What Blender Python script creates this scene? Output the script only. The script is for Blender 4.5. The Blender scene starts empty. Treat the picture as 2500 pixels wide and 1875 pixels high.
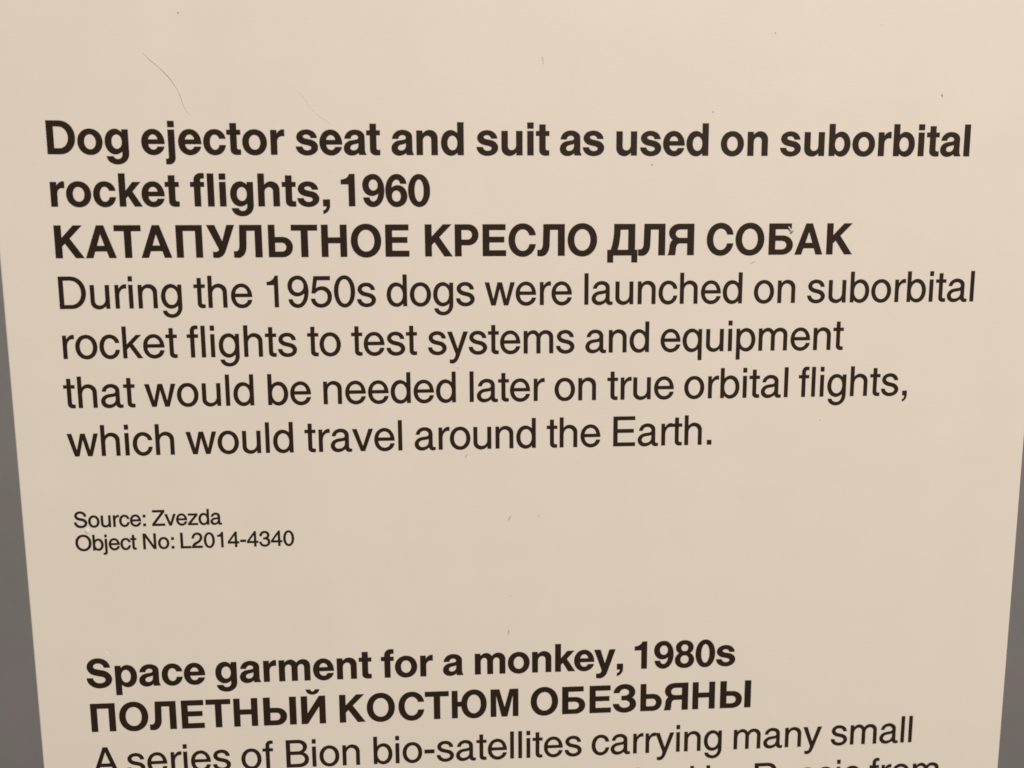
# Close-up of a museum text panel: cream board with dark screen-printed lettering in front of a grey wall.
import bpy, bmesh, math, random, re
from mathutils import Matrix, Vector, noise

random.seed(4)
S = bpy.context.scene
COL = S.collection
EM = 0.0125                      # one em of the body type, in metres; board coordinates below are in em


def P(u, v, w=0.0):              # board coordinates (em right, em up, em out of the board) -> world
    return Vector((u * EM, -w * EM, v * EM))


# ---------------------------------------------------------------- camera
cam_d = bpy.data.cameras.new('camera')
cam = bpy.data.objects.new('camera', cam_d)
COL.objects.link(cam)
S.camera = cam
cam_d.sensor_fit = 'HORIZONTAL'
cam_d.sensor_width = 36.0
cam_d.lens = 31.4973
cam_d.clip_start = 0.01
cam_d.clip_end = 50
RIGHT = Vector((0.9978492, -0.0653811, -0.0047305))
UP = Vector((0.0141065, 0.1436990, 0.9895209))
FWD = Vector((0.0640162, 0.9874593, -0.1443122))
m = Matrix.Identity(4)
for i in range(3):
    m[i][0], m[i][1], m[i][2] = RIGHT[i], UP[i], -FWD[i]
m.translation = Vector((8.941899 * EM, -20.886479 * EM, -2.211604 * EM))
cam.matrix_world = m
cam_d.dof.use_dof = True
cam_d.dof.focus_distance = 0.268
cam_d.dof.aperture_fstop = 11.0

# ---------------------------------------------------------------- light
world = bpy.data.worlds.new('World')
S.world = world
world.use_nodes = True
bg = world.node_tree.nodes['Background']
bg.inputs[0].default_value = (1.0, 0.86, 0.70, 1)
bg.inputs[1].default_value = 0.21


def area(name, loc, target, size, power, colour):
    d = bpy.data.lights.new(name, 'AREA')
    d.shape = 'DISK'
    d.size = size
    d.energy = power
    d.color = colour
    o = bpy.data.objects.new(name, d)
    COL.objects.link(o)
    o.location = loc
    o.rotation_euler = (Vector(target) - Vector(loc)).to_track_quat('-Z', 'Y').to_euler()
    return o


CENTRE = P(10.5, -6.0)
area('ceiling_spot', CENTRE + Vector((0.88, -1.85, 1.62)), CENTRE, 0.16, 66.5, (1.0, 0.872, 0.765))

S.view_settings.view_transform = 'Standard'
S.view_settings.look = 'None'
S.view_settings.exposure = 0.0
S.view_settings.gamma = 1.0
S.render.engine = 'CYCLES'
S.cycles.use_denoising = False
S.cycles.max_bounces = 6
S.cycles.filter_width = 1.7


# ---------------------------------------------------------------- materials
def material(name, colour, rough=0.6, spec=0.3, mottle=0.0, mscale=60.0, tint=(0, 0, 0), grain=0.0,
             gscale=900.0, bump=0.0, bscale=900.0, stretch=(1, 1, 1), smudge=0.0):
    mt = bpy.data.materials.new(name)
    mt.use_nodes = True
    nt = mt.node_tree
    N, L = nt.nodes, nt.links
    b = N['Principled BSDF']
    b.inputs['Roughness'].default_value = rough
    b.inputs['Specular IOR Level'].default_value = spec
    tc = N.new('ShaderNodeTexCoord')
    mp = N.new('ShaderNodeMapping')
    mp.inputs['Scale'].default_value = stretch
    L.new(tc.outputs['Object'], mp.inputs['Vector'])
    base = N.new('ShaderNodeRGB')
    base.outputs[0].default_value = (*colour, 1)
    out = base.outputs[0]

    def noise_mix(prev, scale, detail, amount, a, c, vec):
        n = N.new('ShaderNodeTexNoise')
        n.inputs['Scale'].default_value = scale
        n.inputs['Detail'].default_value = detail
        L.new(vec, n.inputs['Vector'])
        r = N.new('ShaderNodeValToRGB')
        r.color_ramp.elements[0].position = 0.3
        r.color_ramp.elements[1].position = 0.7
        r.color_ramp.elements[0].color = (*a, 1)
        r.color_ramp.elements[1].color = (*c, 1)
        L.new(n.outputs[0], r.inputs[0])
        x = N.new('ShaderNodeMix')
        x.data_type = 'RGBA'
        x.blend_type = 'MULTIPLY'
        x.inputs[0].default_value = amount
        L.new(prev, x.inputs[6])
        L.new(r.outputs[0], x.inputs[7])
        return x.outputs[2]
    if mottle:
        out = noise_mix(out, mscale, 4, 1.0, (1 - mottle, 1 - mottle * .8, 1 - mottle * 1.3),
                        (1 + mottle * .2, 1, 1), mp.outputs[0])
        out = noise_mix(out, mscale * 3.1, 3, 1.0, (1, 1 - mottle * .9, 1 - mottle * .5),
                        (1 - mottle * .4, 1, 1 - mottle * .6), tc.outputs['Object'])
    if grain:
        out = noise_mix(out, gscale, 2, 1.0, (1 - grain,) * 3, (1, 1, 1), mp.outputs[0])
    if smudge:
        # broad vertical wipe marks left by cleaning
        mp2 = N.new('ShaderNodeMapping')
        mp2.inputs['Scale'].default_value = (1.0, 1.0, 0.22)
        mp2.inputs['Rotation'].default_value = (0, 0.12, 0)
        L.new(tc.outputs['Object'], mp2.inputs['Vector'])
        out = noise_mix(out, 46, 3, 1.0, (1 - smudge, 1 - smudge, 1 - smudge * 1.2), (1, 1, 1), mp2.outputs[0])
    L.new(out, b.inputs['Base Color'])
    if bump:
        n = N.new('ShaderNodeTexNoise')
        n.inputs['Scale'].default_value = bscale
        n.inputs['Detail'].default_value = 3
        L.new(mp.outputs[0], n.inputs['Vector'])
        bp = N.new('ShaderNodeBump')
        bp.inputs['Strength'].default_value = bump
        bp.inputs['Distance'].default_value = 0.0002
        L.new(n.outputs[0], bp.inputs['Height'])
        L.new(bp.outputs[0], b.inputs['Normal'])
    return mt


M_BOARD = material('cream_laminate', (0.80, 0.782, 0.733), 0.55, 0.28, mottle=0.016, mscale=70, grain=0.012,
                   gscale=1500, bump=0.09, bscale=1100, stretch=(0.55, 1, 1.3), smudge=0.022)
M_INK = material('dark_brown_ink', (0.030, 0.0175, 0.0115), 0.5, 0.22, mottle=0.12, mscale=90, grain=0.25,
                 gscale=1800)
M_WALL = material('grey_wall_paint', (0.380, 0.390, 0.430), 0.8, 0.15, mottle=0.06, mscale=5, grain=0.14,
                  gscale=140, bump=0.5, bscale=130)
M_METAL = material('bracket_metal', (0.30, 0.30, 0.31), 0.45, 0.5, grain=0.05)
M_HAIR = material('hair_brown', (0.62, 0.55, 0.50), 0.5, 0.4)
M_LINT = material('grey_lint', (0.46, 0.42, 0.38), 0.9, 0.1, grain=0.3, gscale=4000)
M_DUST = material('dark_dust', (0.33, 0.26, 0.21), 0.9, 0.1)
M_PALE = material('pale_dust', (0.86, 0.82, 0.78), 0.7, 0.2)


def link(name, me, mat, parent=None):
    o = bpy.data.objects.new(name, me)
    COL.objects.link(o)
    if mat:
        me.materials.clear()
        me.materials.append(mat)
    if parent:
        o.parent = parent
    return o


def empty(name, parent=None, loc=(0, 0, 0)):
    o = bpy.data.objects.new(name, None)
    o.empty_display_size = 0.01
    o.location = loc
    COL.objects.link(o)
    if parent:
        o.parent = parent
    return o


def tag(o, label, cat, group=None):
    o['label'] = label
    o['category'] = cat
    if group:
        o['group'] = group
    return o


def box_mesh(name, x0, x1, y0, y1, z0, z1, bevel=0.0, seg=3):
    bm = bmesh.new()
    bmesh.ops.create_cube(bm, size=1)
    for v in bm.verts:
        v.co = Vector(((x0 + x1) / 2 + v.co.x * (x1 - x0), (y0 + y1) / 2 + v.co.y * (y1 - y0),
                       (z0 + z1) / 2 + v.co.z * (z1 - z0)))
    if bevel:
        bmesh.ops.bevel(bm, geom=bm.edges[:], offset=bevel, segments=seg, profile=0.5, affect='EDGES')
    me = bpy.data.meshes.new(name)
    bm.to_mesh(me)
    bm.free()
    return me


# ---------------------------------------------------------------- structure: the wall behind
WALL_Y = 1.5
wall = link('wall', box_mesh('wall', -5.0, 5.2, WALL_Y, WALL_Y + 0.12, -3.2, 3.0), M_WALL)
wall['kind'] = 'structure'
wall['label'] = 'plain grey painted wall behind the cream text panel'

# ---------------------------------------------------------------- the text panel
LEFT, RIGHT_U, TOP_V, BOTTOM_V = -1.154, 23.003, 4.6, -27.0
panel = empty('text_panel', loc=P((LEFT + RIGHT_U) / 2, BOTTOM_V) + Vector((0, 0.008, 0)))
tag(panel, 'tall cream museum text panel with dark brown printed lettering in English and Russian', 'text panel')
OFF = -panel.location


def board_part(name, me, mat):
    o = link(name, me, mat, panel)
    o.location = OFF
    return o


board_part('board', box_mesh('board', LEFT * EM, RIGHT_U * EM, 0.0, 0.008, BOTTOM_V * EM, TOP_V * EM, 0.0005), M_BOARD)
board_part('support_post', box_mesh('support_post', 9.6 * EM, 12.4 * EM, 0.008, 0.043, -1.15, 2.0 * EM, 0.003), M_METAL)
board_part('foot_plate', box_mesh('foot_plate', 2.0 * EM, 20.0 * EM, -0.10, 0.16, -1.162, -1.15, 0.003), M_METAL)

# ---------------------------------------------------------------- letter shapes (1000 units per em)
# M/L: straight; q cx cy x y: curve toward the corner (cx, cy); Z closes
REG = {
'o':(556,"M35 262 q35 538 278 538 q521 538 521 262 q521 -14 278 -14 q35 -14 35 262 Z M125 262 q125 62 278 62 q431 62 431 262 q431 462 278 462 q125 462 125 262 Z"),
'n':(556,"M67 0 L67 523 L147 523 L147 447 q197 538 300 538 q489 538 489 362 L489 0 L403 0 L403 335 q403 460 283 460 q153 460 153 300 L153 0 Z"),
'h':(556,"M67 0 L67 718 L153 718 L153 452 q200 538 298 538 q489 538 489 362 L489 0 L403 0 L403 335 q403 460 283 460 q153 460 153 300 L153 0 Z"),
'u':(556,"M489 523 L489 0 L408 0 L408 74 q355 -15 252 -15 q68 -15 68 150 L68 523 L154 523 L154 165 q154 62 263 62 q403 62 403 215 L403 523 Z"),
'm':(833,"M67 0 L67 523 L147 523 L147 450 q193 538 292 538 q394 538 426 446 q478 538 585 538 q766 538 766 385 L766 0 L680 0 L680 362 q680 460 582 460 q459 460 459 318 L459 0 L373 0 L373 362 q373 460 280 460 q153 460 153 300 L153 0 Z"),
'r':(333,"M77 0 L77 523 L157 523 L157 420 q210 538 300 538 q318 538 332 535 L332 450 q322 452 300 452 q163 452 163 272 L163 0 Z"),
'i':(222,"M67 0 L67 523 L153 523 L153 0 Z M67 612 L67 718 L153 718 L153 612 Z"),
'l':(222,"M67 0 L67 718 L153 718 L153 0 Z"),
'j':(222,"M67 523 L153 523 L153 -100 q153 -210 30 -210 q0 -210 -18 -206 L-18 -135 q0 -139 20 -139 q67 -139 67 -80 Z M67 612 L67 718 L153 718 L153 612 Z"),
't':(278,"M14 453 L14 523 L92 523 L92 669 L178 669 L178 523 L262 523 L262 453 L178 453 L178 112 q178 70 222 70 L257 70 L257 -2 q230 -7 203 -7 q92 -7 92 90 L92 453 Z"),
'f':(278,"M14 453 L14 523 L90 523 L90 600 q90 727 205 727 q236 727 262 721 L262 650 L222 650 q176 650 176 603 L176 523 L262 523 L262 453 L176 453 L176 0 L90 0 L90 453 Z"),
'c':(500,"M476 354 q458 538 262 538 q32 538 32 258 q32 -15 258 -15 q455 -15 477 188 L393 188 q377 62 260 62 q122 62 122 258 q122 462 262 462 q372 462 390 354 Z"),
'e':(556,"M512 165 q480 -15 283 -15 q40 -15 40 260 q40 538 282 538 q516 538 516 238 L128 238 q128 62 285 62 q400 62 422 165 Z M130 308 L424 308 q418 464 280 464 q140 464 130 308 Z"),
'a':(556,"M67 370 q85 538 273 538 q459 538 459 390 L459 105 q459 55 500 55 L530 59 L530 -4 q500 -14 470 -14 q388 -14 378 62 q305 -15 205 -15 q36 -15 36 138 q36 272 200 300 L318 316 q373 324 373 368 L373 375 q373 463 266 463 q160 463 150 370 Z M373 268 L373 195 q373 60 222 60 q125 60 125 142 q125 222 228 236 L320 250 q352 256 373 268 Z"),
'd':(556,"M499 0 L418 0 L418 72 q364 -15 258 -15 q35 -15 35 258 q35 538 252 538 q355 538 413 456 L413 718 L499 718 Z M267 460 q125 460 125 260 q125 62 269 62 q413 62 413 260 q413 460 267 460 Z"),
'b':(556,"M58 0 L58 718 L144 718 L144 456 q201 538 304 538 q521 538 521 258 q521 -15 298 -15 q192 -15 139 72 L139 0 Z M289 460 q431 460 431 260 q431 62 287 62 q144 62 144 260 q144 460 289 460 Z"),
'p':(556,"M58 -207 L58 523 L138 523 L138 448 q192 538 298 538 q521 538 521 262 q521 -15 304 -15 q201 -15 144 66 L144 -207 Z M289 460 q431 460 431 260 q431 62 287 62 q144 62 144 260 q144 460 289 460 Z"),
'q':(556,"M499 -207 L499 523 L419 523 L419 448 q362 538 258 538 q35 538 35 262 q35 -15 252 -15 q355 -15 413 66 L413 -207 Z M267 460 q125 460 125 260 q125 62 269 62 q413 62 413 260 q413 460 267 460 Z"),
'g':(556,"M499 523 L419 523 L419 448 q365 538 262 538 q38 538 38 258 q38 -12 255 -12 q355 -12 413 66 L413 25 q413 -148 272 -148 q165 -148 148 -65 L62 -65 q75 -220 266 -220 q499 -220 499 30 Z M269 462 q127 462 127 258 q127 64 269 64 q413 64 413 262 q413 462 269 462 Z"),
's':(500,"M444 376 q436 538 248 538 q50 538 50 386 q50 275 190 241 L285 218 q372 197 372 142 q372 60 250 60 q133 60 120 162 L34 162 q40 -15 248 -15 q463 -15 463 150 q463 262 325 296 L228 320 q138 341 138 389 q138 463 243 463 q350 463 357 376 Z"),
'v':(500,"M203 0 L8 523 L106 523 L250 102 L396 523 L492 523 L297 0 Z"),
'w':(722,"M162 0 L12 523 L109 523 L212 122 L313 523 L413 523 L514 122 L617 523 L711 523 L558 0 L461 0 L361 398 L260 0 Z"),
'y':(500,"M389 523 L489 523 L277 -60 q225 -214 125 -214 q90 -214 60 -203 L60 -124 q85 -133 110 -133 q160 -133 182 -78 L205 -2 L11 523 L112 523 L251 112 Z"),
'z':(500,"M31 0 L31 72 L352 449 L48 449 L48 523 L459 523 L459 449 L140 74 L469 74 L469 0 Z"),
'k':(500,"M67 0 L67 718 L151 718 L151 301 L376 523 L483 523 L285 328 L501 0 L396 0 L220 264 L151 197 L151 0 Z"),
'A':(667,"M14 0 L285 718 L388 718 L654 0 L552 0 L476 214 L188 214 L111 0 Z M219 294 L446 294 L333 612 Z"),
'B':(667,"M74 0 L74 718 L360 718 q590 718 590 540 q590 424 488 382 q627 345 627 200 q627 0 390 0 Z M170 80 L380 80 q533 80 533 205 q533 332 390 332 L170 332 Z M170 412 L362 412 q495 412 495 526 q495 638 362 638 L170 638 Z"),
'D':(722,"M81 0 L81 718 L345 718 q676 718 676 362 q676 0 345 0 Z M177 80 L335 80 q578 80 578 362 q578 638 335 638 L177 638 Z"),
'E':(667,"M86 0 L86 718 L612 718 L612 636 L183 636 L183 410 L580 410 L580 329 L183 329 L183 82 L616 82 L616 0 Z"),
'L':(556,"M78 0 L78 718 L175 718 L175 83 L537 83 L537 0 Z"),
'N':(722,"M76 0 L76 718 L189 718 L555 132 L555 718 L647 718 L647 0 L540 0 L168 584 L168 0 Z"),
'O':(778,"M39 358 q39 737 389 737 q739 737 739 358 q739 -19 389 -19 q39 -19 39 358 Z M137 358 q137 65 389 65 q641 65 641 358 q641 652 389 652 q137 652 137 358 Z"),
'S':(667,"M592 508 q583 737 330 737 q80 737 80 535 q80 378 258 338 L410 302 q522 276 522 192 q522 66 340 66 q152 66 140 232 L49 232 q55 -19 335 -19 q618 -19 618 205 q618 360 440 400 L285 437 q174 463 174 546 q174 654 328 654 q490 654 500 508 Z"),
'Z':(611,"M25 0 L25 82 L460 634 L53 634 L53 718 L580 718 L580 636 L140 84 L588 84 L588 0 Z"),
'R':(722,"M88 0 L88 718 L425 718 q660 718 660 522 q660 400 545 355 q645 335 645 180 q645 60 684 22 L684 0 L572 0 q550 60 550 165 q550 312 430 312 L184 312 L184 0 Z M184 394 L415 394 q563 394 563 517 q563 636 415 636 L184 636 Z"),
'0':(556,"M38 345 q38 709 278 709 q518 709 518 345 q518 -19 278 -19 q38 -19 38 345 Z M130 345 q130 58 278 58 q426 58 426 345 q426 632 278 632 q130 632 130 345 Z"),
'1':(556,"M269 0 L269 506 L104 506 L104 570 q258 575 290 709 L357 709 L357 0 Z"),
'9':(556,"M56 170 q72 -19 265 -19 q514 -19 514 362 q514 709 278 709 q44 709 44 478 q44 245 258 245 q365 245 424 325 q418 58 265 58 q160 58 142 170 Z M270 322 q134 322 134 476 q134 630 275 630 q412 630 412 480 q412 322 270 322 Z"),
'5':(556,"M34 180 q55 -19 265 -19 q514 -19 514 232 q514 462 290 462 q205 462 147 412 L177 609 L480 609 L480 693 L108 693 L52 312 L130 306 q180 384 272 384 q424 384 424 225 q424 58 264 58 q140 58 124 180 Z"),
'2':(556,"M30 0 q30 155 170 245 L300 308 q415 385 415 490 q415 630 280 630 q135 630 128 455 L42 455 q50 709 285 709 q507 709 507 495 q507 345 360 248 L262 185 q160 120 140 84 L507 84 L507 0 Z"),
'3':(556,"M34 200 q45 -19 272 -19 q522 -19 522 195 q522 335 410 372 q494 410 494 520 q494 709 282 709 q60 709 52 480 L138 480 q148 630 280 630 q402 630 402 518 q402 402 262 402 L220 402 L220 328 L268 328 q430 328 430 194 q430 58 274 58 q130 58 122 200 Z"),
'4':(556,"M345 0 L345 170 L25 170 L25 258 L362 709 L430 709 L430 250 L523 250 L523 170 L430 170 L430 0 Z M345 250 L345 572 L105 250 Z"),
',':(278,"M87 0 L87 106 L191 106 L191 6 q191 -130 87 -147 L87 -103 q143 -92 143 0 Z"),
'.':(278,"M87 0 L87 106 L191 106 L191 0 Z"),
':':(278,"M87 0 L87 106 L191 106 L191 0 Z M87 410 L87 516 L191 516 L191 410 Z"),
'-':(333,"M44 230 L44 320 L289 320 L289 230 Z"),
}
BOLD = {
'D':(722,"M72 0 L72 718 L350 718 q685 718 685 360 q685 0 350 0 Z M218 122 L330 122 q538 122 538 360 q538 596 330 596 L218 596 Z"),
'o':(611,"M34 266 q34 546 306 546 q578 546 578 266 q578 -14 306 -14 q34 -14 34 266 Z M174 266 q174 100 306 100 q438 100 438 266 q438 432 306 432 q174 432 174 266 Z"),
'g':(611,"M553 532 L420 532 L420 458 q368 546 268 546 q40 546 40 272 q40 0 262 0 q360 0 413 72 L413 10 q413 -108 305 -108 q222 -108 212 -45 L64 -45 q75 -217 300 -217 q553 -217 553 25 Z M300 430 q180 430 180 268 q180 112 298 112 q415 112 415 272 q415 430 300 430 Z"),
'e':(556,"M520 165 q480 -14 280 -14 q23 -14 23 262 q23 546 276 546 q532 546 530 226 L168 226 q170 98 285 98 q352 98 372 165 Z M170 320 L382 320 q375 434 278 434 q182 434 170 320 Z"),
'j':(278,"M69 532 L209 532 L209 -70 q209 -214 60 -214 q25 -214 3 -211 L3 -98 q14 -100 30 -100 q69 -100 69 -60 Z M69 590 L69 718 L209 718 L209 590 Z"),
'c':(556,"M524 345 q505 546 285 546 q34 546 34 262 q34 -14 282 -14 q502 -14 526 200 L391 200 q378 98 288 98 q174 98 174 262 q174 434 286 434 q376 434 388 345 Z"),
't':(333,"M10 432 L10 532 L88 532 L88 676 L228 676 L228 532 L314 532 L314 432 L228 432 L228 150 q228 104 272 104 L312 106 L312 -2 q270 -6 225 -6 q88 -6 88 105 L88 432 Z"),
'r':(389,"M66 0 L66 532 L200 532 L200 440 q250 546 345 546 q362 546 373 543 L373 402 q352 406 325 406 q206 406 206 280 L206 0 Z"),
's':(556,"M500 368 q488 546 270 546 q44 546 44 378 q44 262 190 230 L310 204 q376 190 376 152 q376 90 278 90 q178 90 166 175 L28 175 q38 -14 272 -14 q520 -14 520 165 q520 290 372 322 L250 348 q184 362 184 396 q184 444 268 444 q352 444 364 368 Z"),
'a':(556,"M50 355 q68 546 282 546 q502 546 502 394 L502 110 q502 45 530 20 L530 0 L378 0 q370 20 368 52 q305 -14 205 -14 q32 -14 32 142 q32 288 200 312 L310 328 q364 337 364 378 q364 440 280 440 q196 440 184 355 Z M364 268 L364 210 q364 92 248 92 q172 92 172 152 q172 216 250 230 L310 242 q345 250 364 268 Z"),
'n':(611,"M66 0 L66 532 L200 532 L200 456 q254 546 360 546 q546 546 546 370 L546 0 L406 0 L406 330 q406 426 315 426 q206 426 206 305 L206 0 Z"),
'h':(611,"M66 0 L66 718 L206 718 L206 462 q256 546 354 546 q546 546 546 370 L546 0 L406 0 L406 330 q406 426 315 426 q206 426 206 305 L206 0 Z"),
'u':(611,"M545 532 L545 0 L411 0 L411 76 q357 -14 251 -14 q65 -14 65 162 L65 532 L205 532 L205 202 q205 106 296 106 q405 106 405 227 L405 532 Z"),
'm':(889,"M66 0 L66 532 L198 532 L198 460 q248 546 350 546 q446 546 490 458 q548 546 650 546 q824 546 824 380 L824 0 L684 0 L684 345 q684 428 606 428 q515 428 515 315 L515 0 L375 0 L375 345 q375 428 298 428 q206 428 206 315 L206 0 Z"),
'd':(611,"M549 0 L414 0 L414 68 q360 -14 264 -14 q34 -14 34 266 q34 546 258 546 q352 546 409 468 L409 718 L549 718 Z M292 430 q174 430 174 266 q174 100 294 100 q411 100 411 266 q411 430 292 430 Z"),
'b':(611,"M62 0 L62 718 L202 718 L202 468 q259 546 353 546 q577 546 577 266 q577 -14 347 -14 q251 -14 197 68 L197 0 Z M319 430 q437 430 437 266 q437 100 317 100 q200 100 200 266 q200 430 319 430 Z"),
'p':(611,"M62 -207 L62 532 L197 532 L197 464 q251 546 347 546 q577 546 577 266 q577 -14 353 -14 q259 -14 202 64 L202 -207 Z M319 432 q437 432 437 266 q437 100 317 100 q200 100 200 266 q200 432 319 432 Z"),
'i':(278,"M69 0 L69 532 L209 532 L209 0 Z M69 590 L69 718 L209 718 L209 590 Z"),
'l':(278,"M69 0 L69 718 L209 718 L209 0 Z"),
'k':(556,"M67 0 L67 718 L207 718 L207 334 L372 532 L544 532 L356 326 L566 0 L398 0 L260 232 L207 174 L207 0 Z"),
'f':(333,"M10 432 L10 532 L92 532 L92 575 q92 727 248 727 q290 727 318 722 L318 612 q300 615 275 615 q232 615 232 572 L232 532 L316 532 L316 432 L232 432 L232 0 L92 0 L92 432 Z"),
'y':(556,"M393 532 L542 532 L335 -60 q285 -214 150 -214 q100 -214 62 -206 L62 -92 q88 -98 118 -98 q175 -98 190 -40 L200 -5 L10 532 L164 532 L277 162 Z"),
',':(278,"M64 0 L64 146 L214 146 L214 18 q214 -140 64 -170 L64 -100 q140 -85 140 0 Z"),
'S':(667,"M602 500 q590 737 322 737 q55 737 55 520 q55 350 240 310 L400 275 q484 256 484 196 q484 102 344 102 q190 102 180 238 L36 238 q45 -19 340 -19 q632 -19 632 205 q632 380 440 424 L275 461 q200 478 200 530 q200 616 322 616 q450 616 460 500 Z"),
'1':(556,"M238 0 L238 488 L66 488 L66 585 q230 588 258 710 L378 710 L378 0 Z"),
'9':(556,"M46 190 q65 -19 268 -19 q526 -19 526 350 q526 710 278 710 q30 710 30 470 q30 230 245 230 q345 230 392 295 q385 98 270 98 q195 98 182 190 Z M278 340 q170 340 170 468 q170 596 278 596 q384 596 384 468 q384 340 278 340 Z"),
'6':(556,"M510 501 q491 710 288 710 q30 710 30 341 q30 -19 278 -19 q526 -19 526 221 q526 461 311 461 q211 461 164 396 q171 593 286 593 q361 593 374 501 Z M278 351 q386 351 386 223 q386 95 278 95 q172 95 172 223 q172 351 278 351 Z"),
'0':(556,"M28 345 q28 710 278 710 q528 710 528 345 q528 -19 278 -19 q28 -19 28 345 Z M168 345 q168 94 278 94 q388 94 388 345 q388 598 278 598 q168 598 168 345 Z"),
'8':(556,"M32 190 q32 -19 278 -19 q524 -19 524 190 q524 325 410 372 q504 415 504 520 q504 710 278 710 q52 710 52 520 q52 415 146 372 q32 325 32 190 Z M278 318 q388 318 388 206 q388 92 278 92 q168 92 168 206 q168 318 278 318 Z M278 604 q372 604 372 512 q372 418 278 418 q184 418 184 512 q184 604 278 604 Z"),
'К':(722,"M76 0 L76 718 L224 718 L224 436 L492 718 L680 718 L398 432 L700 0 L518 0 L294 326 L224 256 L224 0 Z"),
'А':(722,"M16 0 L284 718 L442 718 L704 0 L544 0 L494 148 L226 148 L174 0 Z M270 266 L454 266 L362 540 Z"),
'Т':(611,"M14 594 L14 718 L598 718 L598 594 L381 594 L381 0 L231 0 L231 594 Z"),
'П':(720,"M70 0 L70 718 L650 718 L650 0 L502 0 L502 594 L218 594 L218 0 Z"),
'У':(611,"M0 718 L174 718 L338 345 L450 718 L614 718 L402 140 q350 -10 215 -10 q165 -10 125 -2 L125 122 q145 116 178 116 q240 116 258 165 L262 178 Z"),
'Л':(690,"M140 718 L618 718 L618 0 L470 0 L470 594 L284 594 L272 230 q262 -10 90 -10 q40 -10 2 -2 L2 134 q20 130 50 130 q124 130 128 260 Z"),
'Ь':(660,"M72 0 L72 718 L220 718 L220 446 L400 446 q640 446 640 225 q640 0 400 0 Z M220 118 L382 118 q492 118 492 222 q492 326 382 326 L220 326 Z"),
'Н':(718,"M68 0 L68 718 L216 718 L216 432 L502 432 L502 718 L650 718 L650 0 L502 0 L502 308 L216 308 L216 0 Z"),
'О':(778,"M42 358 q42 737 389 737 q736 737 736 358 q736 -19 389 -19 q42 -19 42 358 Z M192 358 q192 108 389 108 q586 108 586 358 q586 610 389 610 q192 610 192 358 Z"),
'Е':(667,"M76 0 L76 718 L610 718 L610 592 L226 592 L226 434 L580 434 L580 312 L226 312 L226 126 L621 126 L621 0 Z"),
'Р':(667,"M76 0 L76 718 L390 718 q627 718 627 484 q627 250 390 250 L226 250 L226 0 Z M226 372 L370 372 q482 372 482 484 q482 596 370 596 L226 596 Z"),
'С':(722,"M682 472 q652 737 378 737 q44 737 44 358 q44 -19 378 -19 q650 -19 682 262 L538 262 q516 108 380 108 q192 108 192 358 q192 610 380 610 q512 610 534 472 Z"),
'Д':(720,"M0 -163 L0 123 L78 123 q150 300 158 560 L158 718 L648 718 L648 123 L706 123 L706 -163 L572 -163 L572 0 L134 0 L134 -163 Z M236 123 L492 123 L492 592 L302 592 q300 330 236 123 Z"),
'Я':(680,"M600 0 L600 718 L270 718 q22 718 22 512 q22 400 112 352 q40 310 36 190 q32 60 -4 0 L162 0 q178 60 180 150 q184 272 262 272 L450 272 L450 0 Z M450 392 L282 392 q170 392 170 492 q170 594 282 594 L450 594 Z"),
'Б':(665,"M72 0 L72 718 L600 718 L600 592 L220 592 L220 440 L390 440 q640 440 640 222 q640 0 390 0 Z M220 116 L375 116 q492 116 492 220 q492 324 375 324 L220 324 Z"),
'Ы':(888,"M72 0 L72 718 L220 718 L220 446 L370 446 q600 446 600 225 q600 0 370 0 Z M220 118 L352 118 q456 118 456 222 q456 326 352 326 L220 326 Z M668 0 L668 718 L816 718 L816 0 Z"),
'Й':(718,"M68 0 L68 718 L212 718 L212 260 L505 718 L650 718 L650 0 L506 0 L506 456 L214 0 Z M195 890 q205 762 355 762 q505 762 515 890 L412 890 q404 836 355 836 q306 836 298 890 Z"),
'Ю':(1010,"M68 0 L68 718 L214 718 L214 428 L318 428 q345 737 642 737 q970 737 970 358 q970 -19 642 -19 q338 -19 316 304 L214 304 L214 0 Z M460 358 q460 108 640 108 q822 108 822 358 q822 610 640 610 q460 610 460 358 Z"),
'М':(833,"M70 0 L70 718 L284 718 L420 232 L552 718 L764 718 L764 0 L628 0 L628 560 L486 0 L346 0 L206 560 L206 0 Z"),
'З':(630,"M14 215 q30 -19 305 -19 q590 -19 590 200 q590 335 480 372 q565 410 565 525 q565 737 305 737 q45 737 30 510 L172 510 q185 614 300 614 q418 614 418 520 q418 426 300 426 L228 426 L228 312 L300 312 q440 312 440 205 q440 104 305 104 q172 104 160 215 Z"),
}

K = 0.575
_cache = {}


def contours(path):
    """-> list of closed contours, each a list of (co, left handle, right handle)"""
    if path in _cache:
        return _cache[path]
    toks = re.findall(r'[MLqZ]|-?\d+', path)
    res, cur, c, j = [], [], '', 0
    while j < len(toks):
        t = toks[j]
        if t in 'MLqZ':
            c = t
            j += 1
            if c == 'Z':
                a, z = cur[0], cur[-1]
                if len(cur) > 1 and abs(a[0] - z[0]) < .5 and abs(a[1] - z[1]) < .5:
                    a[2], a[3] = z[2], z[3]
                    cur.pop()
                res.append(cur)
                cur = []
            continue
        if c in 'ML':
            x, y = float(toks[j]), float(toks[j + 1])
            j += 2
            cur.append([x, y, x, y, x, y])
        else:
            cx, cy, x, y = (float(q) for q in toks[j:j + 4])
            j += 4
            p = cur[-1]
            p[4], p[5] = p[0] + K * (cx - p[0]), p[1] + K * (cy - p[1])
            cur.append([x, y, x + K * (cx - x), y + K * (cy - y), x, y])
    _cache[path] = res
    return res


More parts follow.
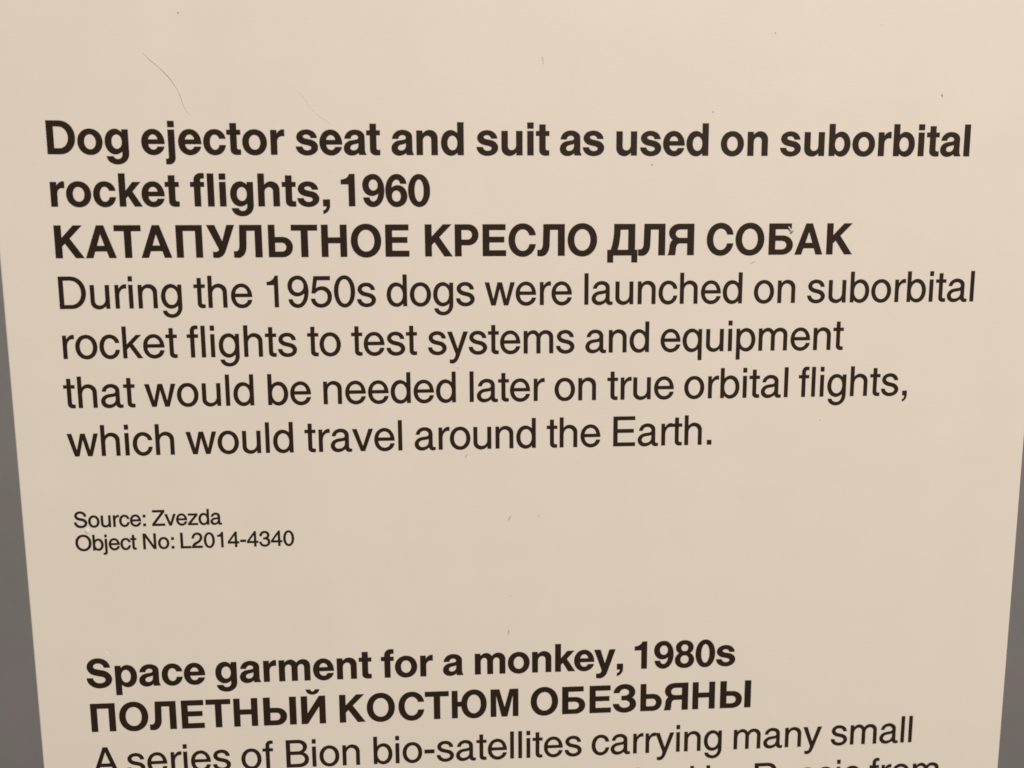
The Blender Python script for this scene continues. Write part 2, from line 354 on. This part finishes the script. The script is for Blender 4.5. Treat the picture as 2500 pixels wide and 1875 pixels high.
def flatten(cont, n=9):
    pts = []
    for i, a in enumerate(cont):
        b = cont[(i + 1) % len(cont)]
        p0, p1, p2, p3 = Vector(a[0:2]), Vector(a[4:6]), Vector(b[2:4]), Vector(b[0:2])
        if (p1 - p0).length < .01 and (p2 - p3).length < .01:
            pts.append(p0)
            continue
        for k in range(n):
            t = k / n
            s = 1 - t
            pts.append(p0 * s ** 3 + p1 * 3 * s * s * t + p2 * 3 * s * t * t + p3 * t ** 3)
    return pts


def area2(pts):
    return sum(pts[i - 1].x * pts[i].y - pts[i].x * pts[i - 1].y for i in range(len(pts)))


def inside(p, poly):
    c = False
    for i in range(len(poly)):
        a, b = poly[i - 1], poly[i]
        if (a.y > p.y) != (b.y > p.y) and p.x < (b.x - a.x) * (p.y - a.y) / (b.y - a.y) + a.x:
            c = not c
    return c


def glyph_polys(path, gain):
    """flattened contours, grown outward by the ink gain (1/1000 em)"""
    polys = [flatten(c) for c in contours(path)]
    res = []
    for i, pts in enumerate(polys):
        hole = any(j != i and inside(pts[0], q) for j, q in enumerate(polys))
        sgn = (1 if area2(pts) > 0 else -1) * (-1 if hole else 1)
        out = []
        n = len(pts)
        for k in range(n):
            a, b, c = pts[k - 1], pts[k], pts[(k + 1) % n]
            d1, d2 = (b - a).normalized(), (c - b).normalized()
            n1, n2 = Vector((d1.y, -d1.x)), Vector((d2.y, -d2.x))
            mm = n1 + n2
            mm = mm / max(mm.length_squared, .35) * 2 if mm.length > .01 else n1
            out.append(b + mm * gain * sgn)
        res.append(out)
    return res


INK_OUT = 0.0018                 # the ink film stands this many em proud of the board
INK_IN = 0.0012


def word_mesh(name, glyphs, gain):
    """glyphs: list of (path, origin u, baseline v, x scale, y scale)"""
    bm = bmesh.new()
    dg_off = (INK_OUT - INK_IN) / 2
    for gi, (path, u0, v0, sx, sy) in enumerate(glyphs):
        cu = bpy.data.curves.new(name, 'CURVE')
        cu.dimensions = '2D'
        cu.fill_mode = 'BOTH'
        cu.extrude = (INK_OUT + INK_IN) / 2
        for pts in glyph_polys(path, gain):
            sp = cu.splines.new('POLY')
            sp.points.add(len(pts) - 1)
            sp.use_cyclic_u = True
            for q, p in zip(sp.points, pts):
                # the printed edge is very slightly ragged
                jx = noise.noise(Vector((p.x * .05 + u0 * 9, p.y * .05, v0))) * 2.2
                jy = noise.noise(Vector((p.x * .05, p.y * .05 + u0 * 7, v0 + 31))) * 2.2
                q.co = (u0 + (p.x + jx) / 1000 * sx, v0 + (p.y + jy) / 1000 * sy, 0, 1)
        tmp = bpy.data.objects.new(name, cu)
        COL.objects.link(tmp)
        dg = bpy.context.evaluated_depsgraph_get()
        me = bpy.data.meshes.new_from_object(tmp.evaluated_get(dg))
        bpy.data.objects.remove(tmp)
        bpy.data.curves.remove(cu)
        # neighbouring letters that touch sit a few microns apart, as overprinted ink does
        off = dg_off + (0.0006 if gi % 2 else 0.0)
        me.transform(Matrix(((EM, 0, 0, 0), (0, 0, -EM, -off * EM), (0, EM, 0, 0), (0, 0, 0, 1))))
        bm.from_mesh(me)
        bpy.data.meshes.remove(me)
    res = bpy.data.meshes.new(name)
    bm.to_mesh(res)
    bm.free()
    return res


PITCH = 1.134856
BASE = {n: -(n - 1) * PITCH for n in range(1, 8)}
BASE[8], BASE[9] = -8.51454, -9.07772
for n in range(10, 14):
    BASE[n] = -12.501698 - (n - 10) * PITCH
SMALL, XS = 0.52, 0.983
# line -> (word, origin u, tracking)
LINES = {
    1: [('Dog', 0.003, -0.0188), ('ejector', 2.08, -0.0107), ('seat', 5.449, -0.0175), ('and', 7.571, -0.0173), ('suit', 9.493, -0.017), ('as', 11.387, -0.0124), ('used', 12.656, -0.0113), ('on', 15.12, -0.0044), ('suborbital', 16.527, -0.0127)],
    2: [('rocket', 0.003, -0.0161), ('flights,', 3.099, -0.0106), ('1960', 6.38, -0.0309)],
    4: [('During', 0.003, -0.0123), ('the', 3.047, -0.0097), ('1950s', 4.598, -0.0202), ('dogs', 7.38, -0.0139), ('were', 9.666, -0.0182), ('launched', 11.943, -0.0169), ('on', 16.017, -0.004), ('suborbital', 17.314, -0.0077)],
    5: [('rocket', 0.003, -0.0098), ('flights', 2.833, -0.0078), ('to', 5.555, -0.0173), ('test', 6.562, -0.0166), ('systems', 8.311, -0.0182), ('and', 12.004, -0.02), ('equipment', 13.796, -0.0123)],
    6: [('that', 0.003, -0.0095), ('would', 1.817, -0.0101), ('be', 4.562, -0.0183), ('needed', 5.828, -0.017), ('later', 9.235, -0.0198), ('on', 11.277, -0.0119), ('true', 12.56, -0.0154), ('orbital', 14.396, -0.0078), ('flights,', 17.215, -0.0068)],
    7: [('which', 0.003, -0.0085), ('would', 2.682, -0.0118), ('travel', 5.409, -0.0118), ('around', 7.95, -0.0201), ('the', 11.113, -0.0163), ('Earth.', 12.645, -0.0129)],
    8: [('Source:', 0.0, -0.0205), ('Zvezda', 1.794, -0.02)],
    9: [('Object', 0.0, -0.024), ('No:', 1.53, -0.0068), ('L2014-4340', 2.392, -0.0061)],
    10: [('Space', 0.0, -0.0129), ('garment', 3.028, -0.0122), ('for', 7.045, -0.0148), ('a', 8.532, -0.004), ('monkey,', 9.284, -0.0289), ('1980s', 13.266, -0.0196)],
    12: [('A', 0.003, -0.013), ('series', 0.804, -0.015), ('of', 3.547, -0.004), ('Bion', 4.598, -0.0123), ('bio-satellites', 6.754, -0.0131), ('carrying', 12.24, -0.0111), ('many', 15.856, -0.0141), ('small', 18.432, -0.0136)],
    13: [('were', 8.7, -0.013), ('launched', 11.06, -0.013), ('by', 15.18, -0.013), ('Russia', 16.41, -0.013), ('from', 19.52, -0.013)],
}
# line -> words -> (letter, origin u, x scale)
CYR = {
    3: [
        [('К', 0.003, 0.99), ('А', 0.722, 0.964), ('Т', 1.364, 0.996), ('А', 1.941, 0.964), ('П', 2.665, 0.986), ('У', 3.413, 0.993), ('Л', 4.0, 1.021), ('Ь', 4.711, 0.946), ('Т', 5.279, 0.996), ('Н', 5.902, 0.975), ('О', 6.591, 0.981), ('Е', 7.34, 0.979)],
        [('К', 8.241, 0.99), ('Р', 8.926, 0.972), ('Е', 9.563, 0.979), ('С', 10.191, 0.979), ('Л', 10.901, 1.021), ('О', 11.566, 0.981)],
        [('Д', 12.536, 0.994), ('Л', 13.26, 1.021), ('Я', 13.965, 1.014)],
        [('С', 14.84, 0.979), ('О', 15.527, 0.981), ('Б', 16.293, 1.01), ('А', 16.979, 0.964), ('К', 17.684, 0.99)],
    ],
    11: [
        [('П', -0.007, 0.986), ('О', 0.688, 0.981), ('Л', 1.442, 1.021), ('Е', 2.132, 0.979), ('Т', 2.781, 0.996), ('Н', 3.389, 0.975), ('Ы', 4.093, 1.056), ('Й', 5.012, 1.004)],
        [('К', 5.934, 0.99), ('О', 6.633, 0.981), ('С', 7.408, 0.979), ('Т', 8.092, 0.996), ('Ю', 8.7, 0.954), ('М', 9.661, 0.984)],
        [('О', 10.687, 0.981), ('Б', 11.445, 1.01), ('Е', 12.133, 0.979), ('З', 12.783, 1.012), ('Ь', 13.428, 0.946), ('Я', 14.096, 1.014), ('Н', 14.758, 0.975), ('Ы', 15.457, 1.056)],
    ],
}
STYLE = {1: 'bold heading line', 2: 'bold heading line', 3: 'bold Russian heading line in capitals',
         4: 'regular body text line', 5: 'regular body text line', 6: 'regular body text line',
         7: 'regular body text line', 8: 'small source line', 9: 'small object number line',
         10: 'bold heading line', 11: 'bold Russian heading line in capitals', 12: 'regular body text line',
         13: 'regular body text line'}

for n in range(1, 14):
    ln = empty('text_line', panel, OFF)
    if n in CYR:
        text = ' '.join(''.join(g[0] for g in w) for w in CYR[n])
        for w in CYR[n]:
            gl = [(BOLD[ch][1], u, BASE[n], k, 1.0) for ch, u, k in w]
            o = link('word', word_mesh('word', gl, 6.0), M_INK, ln)
    else:
        font = BOLD if n in (1, 2, 10) else REG
        s = SMALL if n in (8, 9) else 1.0
        text = ' '.join(w[0] for w in LINES[n])
        for word, u0, tr in LINES[n]:
            gl, u = [], u0
            for ch in word:
                gl.append((font[ch][1], u, BASE[n], s * XS, s))
                u += (font[ch][0] / 1000 * XS + tr) * s
            o = link('word', word_mesh('word', gl, 6.0 if font is BOLD else (15.0 if s < 1 else 7.0)), M_INK, ln)
    ln['label'] = '%s reading %s' % (STYLE[n], text)


# ---------------------------------------------------------------- small things lying on the panel
def tube(name, pts, r, mat, label, cat, group=None, seg=6):
    """pts in em (u, v, w); a tapering strand"""
    # smooth the strand
    P3 = [Vector(p) for p in pts]
    sm = []
    for i in range(len(P3) - 1):
        p0, p1, p2, p3 = P3[max(i - 1, 0)], P3[i], P3[i + 1], P3[min(i + 2, len(P3) - 1)]
        for k in range(6):
            t = k / 6
            sm.append(0.5 * ((2 * p1) + (p2 - p0) * t + (2 * p0 - 5 * p1 + 4 * p2 - p3) * t * t
                             + (3 * p1 - p0 - 3 * p2 + p3) * t ** 3))
    sm.append(P3[-1])
    org = P(sm[0].x, sm[0].y)
    bm = bmesh.new()
    rings = []
    for i, c in enumerate(sm):
        d = (sm[min(i + 1, len(sm) - 1)] - sm[max(i - 1, 0)]).normalized()
        side = d.cross(Vector((0, 0, 1))).normalized()
        up = side.cross(d)
        t = i / (len(sm) - 1)
        rr = r * (0.35 + 0.65 * min(1, 5 * t, 5 * (1 - t)))
        ring = []
        for k in range(seg):
            a = 2 * math.pi * k / seg
            q = c + (side * math.cos(a) + up * math.sin(a)) * rr
            ring.append(bm.verts.new(P(q.x, q.y, q.z) - org))
        rings.append(ring)
    for a, b in zip(rings, rings[1:]):
        for k in range(seg):
            bm.faces.new((a[k], a[(k + 1) % seg], b[(k + 1) % seg], b[k]))
    bm.faces.new(rings[0][::-1])
    bm.faces.new(rings[-1])
    bmesh.ops.recalc_face_normals(bm, faces=bm.faces[:])
    me = bpy.data.meshes.new(name)
    bm.to_mesh(me)
    bm.free()
    for f in me.polygons:
        f.use_smooth = True
    o = link(name, me, mat)
    o.location = org
    return tag(o, label, cat, group)


def blob(name, u, v, w, size, mat, label, cat, group=None, rot=0.0, rough=0.25, sub=2, seed=1.0):
    bm = bmesh.new()
    bmesh.ops.create_icosphere(bm, subdivisions=sub, radius=1.0)
    c, s = math.cos(rot), math.sin(rot)
    for q in bm.verts:
        k = 1 + rough * noise.noise(q.co * 1.7 + Vector((seed * 7.3, seed, 0)))
        x, y, z = q.co.x * size[0] * k, q.co.y * size[1] * k, q.co.z * size[2] * k
        q.co = P(x * c - y * s, x * s + y * c, z)
    bmesh.ops.recalc_face_normals(bm, faces=bm.faces[:])
    me = bpy.data.meshes.new(name)
    bm.to_mesh(me)
    bm.free()
    for f in me.polygons:
        f.use_smooth = True
    o = link(name, me, mat)
    o.location = P(u, v, w)
    return tag(o, label, cat, group)


tube('hair', [(2.238, 2.176, .006), (2.369, 2.04, .008), (2.586, 1.852, .006), (2.776, 1.655, .012),
              (2.922, 1.439, .006), (3.008, 1.249, .012), (3.063, 1.044, .008), (3.172, 0.856, .005)], 0.0036,
     M_HAIR, 'long curved brown hair stuck to the panel above the word ejector', 'hair')
M_FAINT = material('pale_hair', (0.72, 0.67, 0.62), 0.5, 0.4)
tube('hair', [(5.527, 1.422, .004), (5.69, 1.221, .004), (5.844, 1.002, .004), (6.063, 0.809, .006), (6.293, 0.65, .004)],
     0.0012, M_FAINT, 'faint pale hair lying above the word seat', 'hair')
tube('hair', [(0.475, -11.575, .004), (0.55, -11.64, .006), (0.585, -11.73, .004)], 0.0055, M_PALE,
     'tiny pale curled hair just above the S of Space', 'hair')

G1 = 'dust specks on the panel'
specks = [
    (14.948, 0.978, .020, .015, 0.3, M_DUST, 'round dark speck above the bold word used'),
    (20.352, 1.375, .014, .040, 0.3, M_DUST, 'elongated brown speck high above the word suborbital at right'),
    (16.34, 2.72, .018, .013, 0.1, M_DUST, 'small dark speck in the blank margin near the top right'),
    (18.82, 2.93, .016, .016, 0.0, M_PALE, 'small white speck in the blank margin near the top right'),
    (13.553, -0.206, .022, .016, 0.2, M_LINT, 'pale grey speck just under the bold word used'),
    (10.93, -8.50, .016, .012, -0.6, M_DUST, 'small dark speck in the blank area right of the object number'),
    (10.27, -10.49, .018, .020, 0.0, M_PALE, 'white speck in the blank area above the word monkey'),
    (17.794, -6.257, .013, .013, 0.0, M_DUST, 'tiny dark speck right of the word Earth'),
    (3.339, -11.645, .017, .017, 0.0, M_PALE, 'small white speck above the word garment'),
    (3.056, 3.004, .024, .018, 0.4, M_LINT, 'grey speck near the top left of the panel'),
    (9.027, -4.862, .018, .014, 0.4, M_LINT, 'grey speck under the word systems'),
    (13.758, -4.474, .015, .015, 0.4, M_PALE, 'white speck beside the word and before equipment'),
]
for k, (u, v, a, b, rot, mt, lab) in enumerate(specks):
    blob('dust_speck', u, v, min(a, b) * .2, (a * .85, b * .85, min(a, b) * .4), mt, lab, 'dust speck', G1, rot, 0.5, seed=k + 1)

G2 = 'short lint fibres on the panel'
fib = [
    ([(9.175, -7.03, .004), (9.195, -6.98, .006), (9.225, -6.93, .004)], .007, 'short grey fibre below the word around'),
    ([(10.20, -8.60, .004), (10.215, -8.54, .007), (10.235, -8.50, .008), (10.275, -8.475, .006)], .007,
     'hooked grey fibre in the blank middle of the panel'),
    ([(10.165, -11.50, .004), (10.18, -11.44, .006), (10.195, -11.36, .004)], .007, 'short grey fibre just above the word monkey'),
    ([(15.93, -2.48, .004), (15.99, -2.45, .008), (16.05, -2.415, .004)], .005, 'short slanting fibre under the Russian word for dogs'),
    ([(10.98, 2.10, .003), (11.02, 2.16, .003), (11.03, 2.06, .003), (11.04, 1.98, .003)], .003, 'faint bent fibre high above the word suit'),
]
for pts, r, lab in fib:
    tube('lint_fibre', pts, r, M_LINT, lab, 'lint fibre', G2)

# tuft of lint caught on the top bar of a Russian letter
lint = empty('lint_tuft', loc=P(16.88, -1.68))
tag(lint, 'twisted grey lint caught on the letter B of the Russian heading', 'lint tuft')
o = tube('fibre', [(16.815, -1.615, .010), (16.835, -1.65, .024), (16.865, -1.685, .030), (16.885, -1.715, .032)], .015, M_PALE, '', '')
for kk in ('label', 'category'):
    del o[kk]
o.location = o.location - lint.location
o.parent = lint
o = blob('fluff', 16.905, -1.735, .034, (.040, .020, .018), M_LINT, '', '', None, 0.7, 0.6)
for kk in ('label', 'category'):
    del o[kk]
o.location = o.location - lint.location
o.parent = lint

# a blister in the laminate between the two small lines: raised, so the lamp above lights its top and shades its foot
b = blob('blister', 0, 0, 0, (.048, .070, .024), M_BOARD, '', '', None, 0.15, 0.12, sub=4)
for kk in ('label', 'category'):
    del b[kk]
b.location = P(0.305, -8.605, .0) + OFF
b.parent = panel
